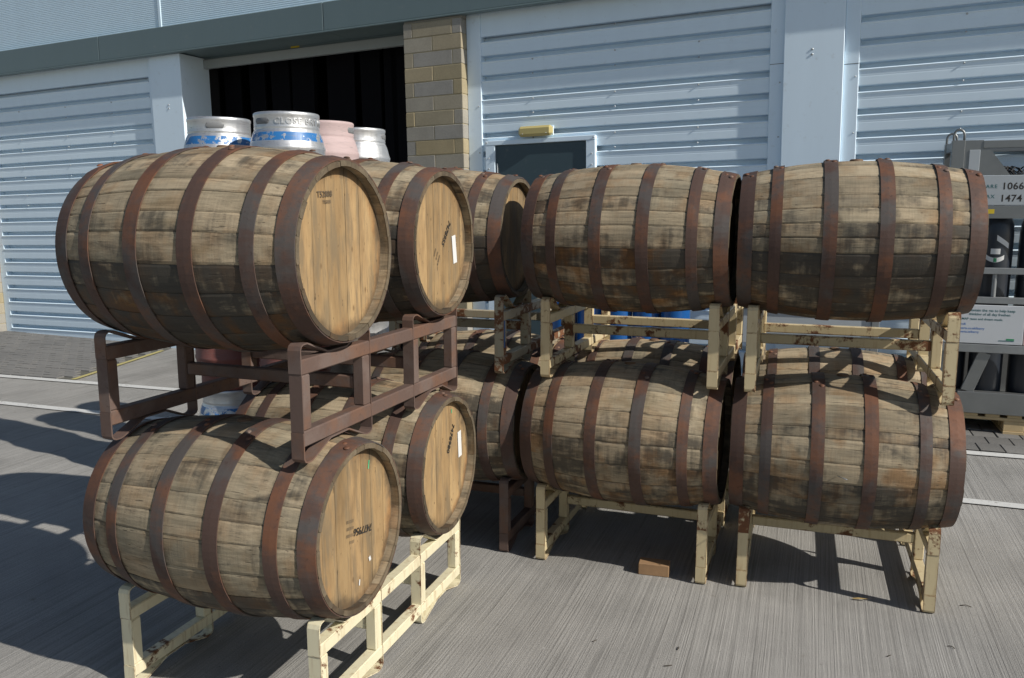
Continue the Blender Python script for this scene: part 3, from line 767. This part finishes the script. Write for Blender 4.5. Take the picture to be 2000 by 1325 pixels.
# ------------------------------------------------------------------ racks
W2 = .0215
def rack(loc, yaw, mat, label, brown=False, seed=0.):
    r_ = empty("barrel_rack", loc, yaw); tag(r_, label, "rack", "two-barrel steel racks")
    rl = ((.053, .103), (.276, .324)) if brown else ((.042, .086), (.253, .298))
    parts = []
    py = (-.18, .18, SP - .18, SP + .18)
    for sx in (-1, 1):
        fx = sx * .378
        for y in py:
            m = MB(); m.box(fx - W2, fx + W2, y - W2, y + W2, rl[0][1] + .0005, rl[1][0] - .0005, .004); parts.append(m.build("post", MAT[mat], r_))
        for z0_, z1_ in rl:
            m = MB(); m.box(fx - W2, fx + W2, py[0] - W2 - .0005, py[3] + W2 + .0005, z0_, z1_, .004); parts.append(m.build("rail", MAT[mat], r_))
        for c in (0, SP):
            q = .2025; t_ = rl[1][1] + .0015; b_ = rl[0][0] - .0015
            zt = .368; xf = (.048, .055)[brown]
            up = [(-q, rl[1][0] + .005), (-q, zt - .016), (-q + .004, zt - .006), (-q + .014, zt - .001), (-q + .034, zt), (-q + .045, zt - .004), (-xf, t_), (xf, t_), (q - .045, zt - .004), (q - .034, zt), (q - .014, zt - .001), (q - .004, zt - .006), (q, zt - .016), (q, rl[1][0] + .005)]
            m = MB(); m.ribbon([(c + a, z) for a, z in up], fx - W2 - .001, fx + W2 + .001, .005); parts.append(m.build("saddle", MAT[mat], r_))
            dn = [(q, rl[0][1] - .005), (q, .016), (q - .004, .010), (q - .014, .0055), (q - .034, .005), (q - .045, .008), (xf, b_), (-xf, b_), (-q + .045, .008), (-q + .034, .005), (-q + .014, .0055), (-q + .004, .010), (-q, .016), (-q, rl[0][1] - .005)]
            m = MB(); m.ribbon([(c + a, z) for a, z in dn], fx - W2 - .001, fx + W2 + .001, .005); parts.append(m.build("foot", MAT[mat], r_))
            # end strap: continuous flat bar up the outer face of each post
            for sgn in (-1, 1):
                yy = c + sgn * (q + .003)
                m = MB(); m.box(fx - W2 - .001, fx + W2 + .001, min(yy, yy - sgn * .003), max(yy, yy - sgn * .003), rl[0][1] - .004, rl[1][0] + .004); parts.append(m.build("strap", MAT[mat], r_))
    for y in (py[1], py[2]):
        m = MB(); m.box(-.378 + W2, .378 - W2, y - W2 + .004, y + W2 - .004, .16, .205, .004); parts.append(m.build("cross_rail", MAT[mat], r_))
    for p_ in parts: p_["seed"] = seed
    return r_
rack((A[0], A[1], 0), R(.7), 'cream', "cream steel rack on the ground under the bottom left barrels", seed=1)
rack((Bp[0], Bp[1], .895), R(-.3), 'brown', "brown rusted steel rack between the two left layers of barrels", True, 2)
rack((-1.72, 3.82, 0), 0, 'brown', "brown rusted steel rack on the ground behind the left stack", True, 3)
er = rack((-1.735, 3.80, .897), 0, 'cream_grey', "grey cream rusty rack with a blue paint streak, left of the middle stack", False, 4)
rack((-.765, 3.79, 0), R(-.6), 'cream_rusty', "cream rusty rack on the ground under the middle stack", False, 5)
rack((-.745, 3.785, .897), R(-.8), 'cream_rusty', "cream rusty rack between the layers of the middle stack", False, 6)
rack((.160, 3.825, 0), R(.9), 'cream_rusty', "cream rusty rack on the ground under the far right barrels", False, 7)
rack((.162, 3.79, .895), R(.8), 'cream_rusty', "cream rusty rack between the layers of the far right stack", False, 8)

m = MB(); m.box(.378 + W2 + .0002, .378 + W2 + .0012, -.197, -.180, .125, .255); m.build("paint_streak", MAT['cylblue'], er)
# ------------------------------------------------------------------ kegs
KH = .51; KS = .855
KP = [(.0001, .035), (.150, .030), (.170, .022), (.186, .0), (.196, .002), (.199, .012), (.197, .080), (.202, .088), (.208, .105), (.220, .14), (.226, .17), (.231, .178), (.231, .190), (.227, .197), (.228, .315),
      (.231, .322), (.231, .334), (.227, .340), (.222, .355), (.216, .378), (.209, .398), (.203, .410), (.198, .418), (.1955, .424), (.199, .430), (.197, .436), (.197, .487), (.200, .494), (.199, .506), (.194, KH), (.188, KH - .004), (.187, .46), (.10, .452), (.0001, .452)]
KP = [(r_ * KS, z_ * .99) for r_, z_ in KP]
def keg_mesh(mat):
    m = MB(); m.lathe(KP, 56); return m.mesh("keg_shell", MAT[mat])
KM = {k: keg_mesh(k) for k in ('keg_blue', 'keg_plain', 'keg_pink', 'keg_red')}
def slot_mesh():
    m = MB(); hw, hh, n = .036, .013, 20; vs_ = []; fs = []
    for i in range(n + 1):
        u = -hw - hh + 2 * (hw + hh) * i / n; e = max(abs(u) - hw, 0); h = math.sqrt(max(hh * hh - e * e, 0)); an = u / .17
        for v, r_ in ((h + .003, .1685), (h, .1712), (0, .1700), (-h, .1712), (-h - .003, .1685)): vs_.append((r_ * math.cos(an), r_ * math.sin(an), .458 + v))
        if i:
            for k in range(4): fs.append((5 * i - 5 + k, 5 * i + k, 5 * i + k + 1, 5 * i - 4 + k))
    m.add(vs_, fs, True); return m.mesh("handle_slot", MAT['slot'])
SLOT = slot_mesh()
KG = "kegs stacked behind the barrels"
def keg(x, y, z, mat, label, rz, seed, text=None):
    k = empty("keg", (x, y, z), rz); tag(k, label, "keg", KG)
    o = link("shell", KM[mat], k); o["seed"] = seed
    for a in (0, 180): link("handle_slot", SLOT, k, Matrix.Rotation(R(a), 4, 'Z'))
    if text:
        me = text_mesh(text, .044, "embossed_text", MAT['keg_plain'], space=1.15, ext=.003)
        for v in me.vertices:
            an = R(26) + v.co.x / .170; r_ = .1985 * KS + v.co.z * .7; v.co = (r_ * math.cos(an), r_ * math.sin(an), .442 + v.co.y)
        o = link("embossed_text", me, k); o["kind"] = "stuff"
    return k
KC = [(-3.15, 3.92), (-2.65, 3.84), (-2.70, 4.28), (-2.72, 4.70)]
TZ = [.146, .652, 1.158, 1.660]
face = lambda x, y: math.atan2(-y, -x)
keg(*KC[0], TZ[3], 'keg_blue', "top aluminium keg with blue band, leftmost of the four on show", face(*KC[0]) - R(8), 1.)
keg(*KC[1], TZ[3], 'keg_blue', "tallest-looking aluminium keg with embossed lettering and blue band", face(*KC[1]) - R(48), 2., "CLOSE BRY HIRE")
keg(*KC[2], TZ[3], 'keg_pink', "faded pink keg between the lettered keg and the white one", face(*KC[2]) + R(68), 3.)
keg(*KC[3], TZ[3], 'keg_plain', "plain silver white keg at the right end of the keg row", face(*KC[3]) + R(75), 4.)
keg(*KC[0], TZ[0], 'keg_blue', "blue banded keg at the bottom of the stack, seen through the brown rack", face(*KC[0]) + R(60), 5.)
keg(*KC[0], TZ[1], 'keg_red', "dark red keg standing on the blue banded one, seen through the brown rack", face(*KC[0]), 6.)
keg(*KC[1], TZ[1], 'keg_red', "dark red keg beside the other red one, mostly behind the brown rack", face(*KC[1]), 7.)
hid = "keg out of sight in the stack behind the top left barrel"
for i, t_ in ((0, 2), (1, 0), (1, 2), (2, 0), (2, 1), (2, 2), (3, 0), (3, 1), (3, 2)):
    keg(*KC[i], TZ[t_], ('keg_plain', 'keg_blue', 'keg_red')[(i + t_) % 3], hid, i + t_, 8. + i + t_)
def pallet(name, loc, L_, W_, label, rz=0., nb=7):
    p_ = empty(name, loc, rz); tag(p_, label, "pallet")
    bw = .095 if nb > 5 else .13
    for i in range(nb):
        x0 = (L_ - bw) * i / (nb - 1); m = MB(); m.box(x0, x0 + bw, 0, W_, .122, .144, .002); m.build("deck_board", MAT['pine'], p_)
    for j in range(3):
        y0 = (W_ - .1) * j / 2; m = MB(); m.box(0, L_, y0, y0 + .1, .1, .1215, .002); m.build("stringer_board", MAT['pine'], p_)
        for i in range(3):
            x0 = (L_ - .135) * i / 2; m = MB(); m.box(x0, x0 + .135, y0 + .004, y0 + .096, .0225, .0995, .003); m.build("block", MAT['pine'], p_)
    for i in range(3):
        x0 = (L_ - .135) * i / 2; m = MB(); m.box(x0 - .002, x0 + .137, -.004, W_, .0, .022, .002); m.build("base_board", MAT['pine'], p_)
    return p_
pallet("wooden_pallet", (-3.45, 3.58, 0), 1.05, 1.40, "pallet on the ground under the stacked kegs")

# ------------------------------------------------------------------ gas cylinder cage on a pallet
pallet("wooden_pallet", (.86, 6.86, .018), 1.25, .44, "pale pine pallet under the gas cylinder cage", 0, 9)
CX, CY, CZ = .93, 6.87, .163
cg = empty("gas_cage", (CX, CY, CZ)); tag(cg, "stainless steel gas cylinder cage with weights painted on its plate", "cage")
def cbox(name, x0, x1, y0, y1, z0, z1, mat='stain', par=cg, bev=.003):
    m = MB(); m.box(x0, x1, y0, y1, z0 - CZ, z1 - CZ, bev); return m.build(name, MAT[mat], par)
CW, CD = 1.15, .40
for x in (0, CW - .09):
    for y in (0, CD - .06):
        cbox("corner_post", x, x + .085, y, y + .06, 1.60, 2.165)
        cbox("corner_post", x + .01, x + .07, y, y + .05, .33, 1.599)
        m = MB(); lp = [Vector((x + .045 + .034 * math.cos(a), y + .03, 2.165 - CZ + .035 + .042 * math.sin(a))) for a in [math.pi * k / 10 for k in range(11)]]
        lp = [Vector((lp[0].x, lp[0].y, 2.160 - CZ))] + lp + [Vector((lp[-1].x, lp[-1].y, 2.160 - CZ))]
        m.tube(lp, .0085, 8); m.build("lifting_loop", MAT['stain'], cg)
for x in (0.005, CW - .075): cbox("side_rail", x, x + .06, .061, CD - .061, 2.09, 2.155)
cbox("top_bar", .20, CW - .2, .0, .05, 2.105, 2.158); cbox("top_bar", .09, CW - .09, CD - .05, CD, 2.10, 2.155)
for f in (1, -1):
    x0 = .0855 if f == 1 else CW - .0945
    m = MB(); pts = [(x0, 2.163), (x0 + f * .115, 2.163), (x0 + f * .30, 1.915), (x0, 1.915)]; k = 4
    m.add([(a, .004, b - CZ) for a, b in pts] + [(a, .012, b - CZ) for a, b in pts], [tuple(range(4)), tuple(range(4, 8))] + [(i, (i + 1) % 4, 4 + (i + 1) % 4, 4 + i) for i in range(4)]); m.build("gusset", MAT['stain'], cg)
cbox("data_plate", .115, .185, -.0005, .0035, 1.93, 2.095, 'plate')
wp = cbox("weight_plate", .0, CW, -.003, .012, 1.70, 1.913, 'plate'); cbox("lower_band", .0, CW, -.006, .03, 1.605, 1.698)
cbox("sticker", .255, .305, -.0075, -.0062, 1.640, 1.672, 'sign_yellow', bev=0)
def ctext(txt, size, x, z, mat, y=-.0036, space=1.0, par=cg):
    me = text_mesh(txt, size, "lettering", MAT[mat], space=space); return link("lettering", me, par, Matrix.Translation((x, y, z - CZ)) @ Matrix.Rotation(R(90), 4, 'X'))
ctext("TARE", .036, .212, 1.822, 'inkteal', space=1.25); ctext("1066", .068, .338, 1.813, 'ink', space=1.05); ctext("KG", .036, .492, 1.815, 'inkteal')
ctext("MAX", .036, .212, 1.750, 'inkteal', space=1.25); ctext("1474", .068, .332, 1.727, 'ink', space=1.05); ctext("KG", .036, .492, 1.730, 'inkteal')
for z0_, z1_ in ((1.205, 1.25), (.990, 1.037)):
    cbox("front_rail", .0, CW, -.03, .015, z0_, z1_, 'galv')
for x in (.345, .8): 
    m = MB(); m.lathe([(.016, 1.038 - CZ), (.016, 1.204 - CZ)], 14, Matrix.Translation((x, -.005, 0))); m.build("rail_spacer", MAT['galv'], cg)
sg = cbox("sign_board", .0, .555, -.030, -.022, .692, .978, 'board'); cbox("sign_rail", 0, CW, -.034, .02, .625, .686, 'galv')
for i, (tx, mt_, dz, sz) in enumerate((("contain the gas to help keep", 'inkteal', .048, .026), ("thinking of all day freshen", 'inkteal', .077, .026), ("MAP gases and dream meals.", 'inkteal', .112, .023), ("co.uk", 'inkblue', .150, .023), ("oberts.co.uk/berry", 'inkblue', .182, .023), ("oberts.ie/berry", 'inkblue', .208, .023))):
    ctext(tx, sz, (.195, .195, .150, .130, .130, .130)[i], .978 - dz, mt_, -.0306, par=cg)
cbox("sign_print", .40, .50, -.0312, -.0305, .716, .722, 'inkteal', bev=0); cbox("sign_print", .45, .50, -.0312, -.0305, .724, .736, 'inkgreen', bev=0)
cbox("side_picture", .557, .70, -.029, -.022, .692, .978, 'keg_pink')
for f, x in ((1, .27), (-1, CW - .3)):
    m = MB(); m.bar((x - f * .045, .0, .326 - CZ), (x + f * .055, .0, .624 - CZ), .085, .03, (0, 1, 0), .003); m.build("base_strut", MAT['stain'], cg)
cbox("base_frame", .16, CW, -.03, .05, .165, .325); cbox("base_tray", .0, .158, -.0, CD, .24, .325); cbox("base_back", 0, CW, CD - .03, CD, .165, .60, 'galv')
cbox("cage_floor", .0, CW, .051, CD - .031, .24, .28)
cb = MB()
for k in range(7):
    y_ = .2; p_ = [(.35 + .02 * k + .05 * math.sin(k * 2.1 + t * .9), .2 + .04 * math.cos(t + k), 1.95 + .035 * math.sin(t * 1.3 + k) - CZ) for t in range(9)]
    cb.tube(p_, .005, 6)
cb.build("hose_bundle", MAT['rubber'], cg)
CYLP = [(.0001, 0), (.09, 0), (.112, .02), (.114, .05), (.114, 1.20), (.108, 1.28), (.085, 1.35), (.05, 1.385), (.035, 1.40), (.035, 1.45), (.03, 1.46), (.0001, 1.46)]
cyl = MB(); cyl.lathe(CYLP, 40); CYM = cyl.mesh("cylinder_body", MAT['cyl']); cyl2 = MB(); cyl2.lathe(CYLP, 40); CYB = cyl2.mesh("cylinder_body", MAT['cylblue'])
def gas(x, y, z, me, label, grp, labels=False):
    c = empty("gas_cylinder", (x, y, z)); tag(c, label, "gas cylinder", grp)
    link("cylinder_body", me, c)
    m = MB(); m.lathe([(.018, 1.46), (.018, 1.52), (.03, 1.52), (.03, 1.535), (.0001, 1.535)], 12); m.build("valve", MAT['galv'], c)
    if labels:
        fa = math.atan2(-y, -x) + .05
        def lab(a0, a1, z0_, z1_, tilt, mat):
            m = MB(); n = 8; vs_ = []
            for i in range(n + 1):
                a = fa + a0 + (a1 - a0) * i / n; dz = tilt * ((i / n) - .5) if isinstance(tilt, float) else .022 * (2 * i / n - 1) ** 2
                for zz in (z0_, z1_): vs_.append((.1150 * math.cos(a), .1150 * math.sin(a), zz + dz))
            m.add(vs_, [(2 * i, 2 * i + 2, 2 * i + 3, 2 * i + 1) for i in range(n)]); m.build("paper_label", MAT[mat], c)
        lab(.0, .75, 1.135, 1.175, -.06, 'white'); lab(-.3, .25, 1.065, 1.105, 0.0, 'white'); lab(-.55, .5, 1.005, 1.038, 1, 'white')
        lab(-.11, .07, 1.008, 1.036, 0.0, 'inkgreen')
    return c
cb_z = .281
gas(CX + .365, CY + .17, cb_z, CYM, "charcoal gas cylinder with three white labels in the cage", "gas cylinders in the steel cage", True)
gas(CX + .63, CY + .17, cb_z, CYM, "charcoal gas cylinder at the right edge of the picture", "gas cylinders in the steel cage")
gas(CX + .125, CY + .24, cb_z, CYM, "charcoal gas cylinder half hidden behind the far right barrel", "gas cylinders in the steel cage")
# blue cylinders glimpsed under the middle barrel
for i, (x, lb) in enumerate(((-1.90, "first"), (-1.67, "second"), (-1.44, "third"), (-1.21, "fourth"), (-.98, "fifth"))):
    gas(x, 6.55 + .02 * (i % 2), 0.02, CYB, "blue gas cylinder seen under the middle barrel, %s from the left" % lb, "blue cylinders behind the middle stack")
# low grey steel stillage glimpsed under the far right barrel
sl = empty("steel_stillage", (-.55, 6.25, .0)); tag(sl, "low grey steel stillage seen under the far right barrel", "stillage")
for x in (0, .98):
    for y in (0, .5):
        m = MB(); m.box(x, x + .05, y, y + .05, 0, .96, .003); m.build("leg", MAT['galv'], sl)
for y in (.0, .5):
    m = MB(); m.box(.051, .979, y + .015, y + .03, .70, .95, .003); m.build("side_sheet", MAT['plate'], sl)
for x in (.015, .995):
    m = MB(); m.box(x, x + .015, .051, .499, .70, .95, .003); m.build("side_sheet", MAT['plate'], sl)
m = MB(); m.box(.0, 1.03, -.005, .555, .961, .975, .003); m.build("lid", MAT['plate'], sl)

# ------------------------------------------------------------------ small things on the ground
wb = empty("wood_offcut", (-.605, 3.635, .008), R(4)); tag(wb, "short brown wood offcut on the concrete under the middle rack", "wood block")
m = MB(); m.box(-.07, .07, -.035, .035, -.008, .048, .003); m.build("block", MAT['offcut'], wb)
lf = MB()
lf.add([(0, 0, .004), (.026, .004, .010), (.055, .005, .006), (.068, -.004, .013), (.03, -.008, .008), (.01, -.006, .004)], [(0, 1, 4, 5), (1, 2, 3, 4)])
o = lf.build("dry_leaf", MAT['leaf']); o.location = (.245, 3.66, .002); tag(o, "curled tan dry leaf on the concrete under the right rack", "leaf")
tw = random.Random(4)
for i, (x, y) in enumerate(((-.72, 2.93), (-.40, 2.98), (-.43, 2.85), (.72, 3.75), (.60, 3.35), (-.3, 2.62), (.35, 3.2))):
    a = tw.uniform(0, 3.1); L_ = tw.uniform(.02, .05)
    m = MB(); m.tube([(0, 0, .003), (L_ * .5 * math.cos(a), L_ * .5 * math.sin(a), .006), (L_ * math.cos(a + .3), L_ * math.sin(a + .3), .003)], .0016, 5)
    o = m.build("twig", MAT['twig']); o.location = (x, y, 0); tag(o, "tiny dark twig on the sunlit concrete in front of the racks", "twig", "twigs scattered on the concrete")
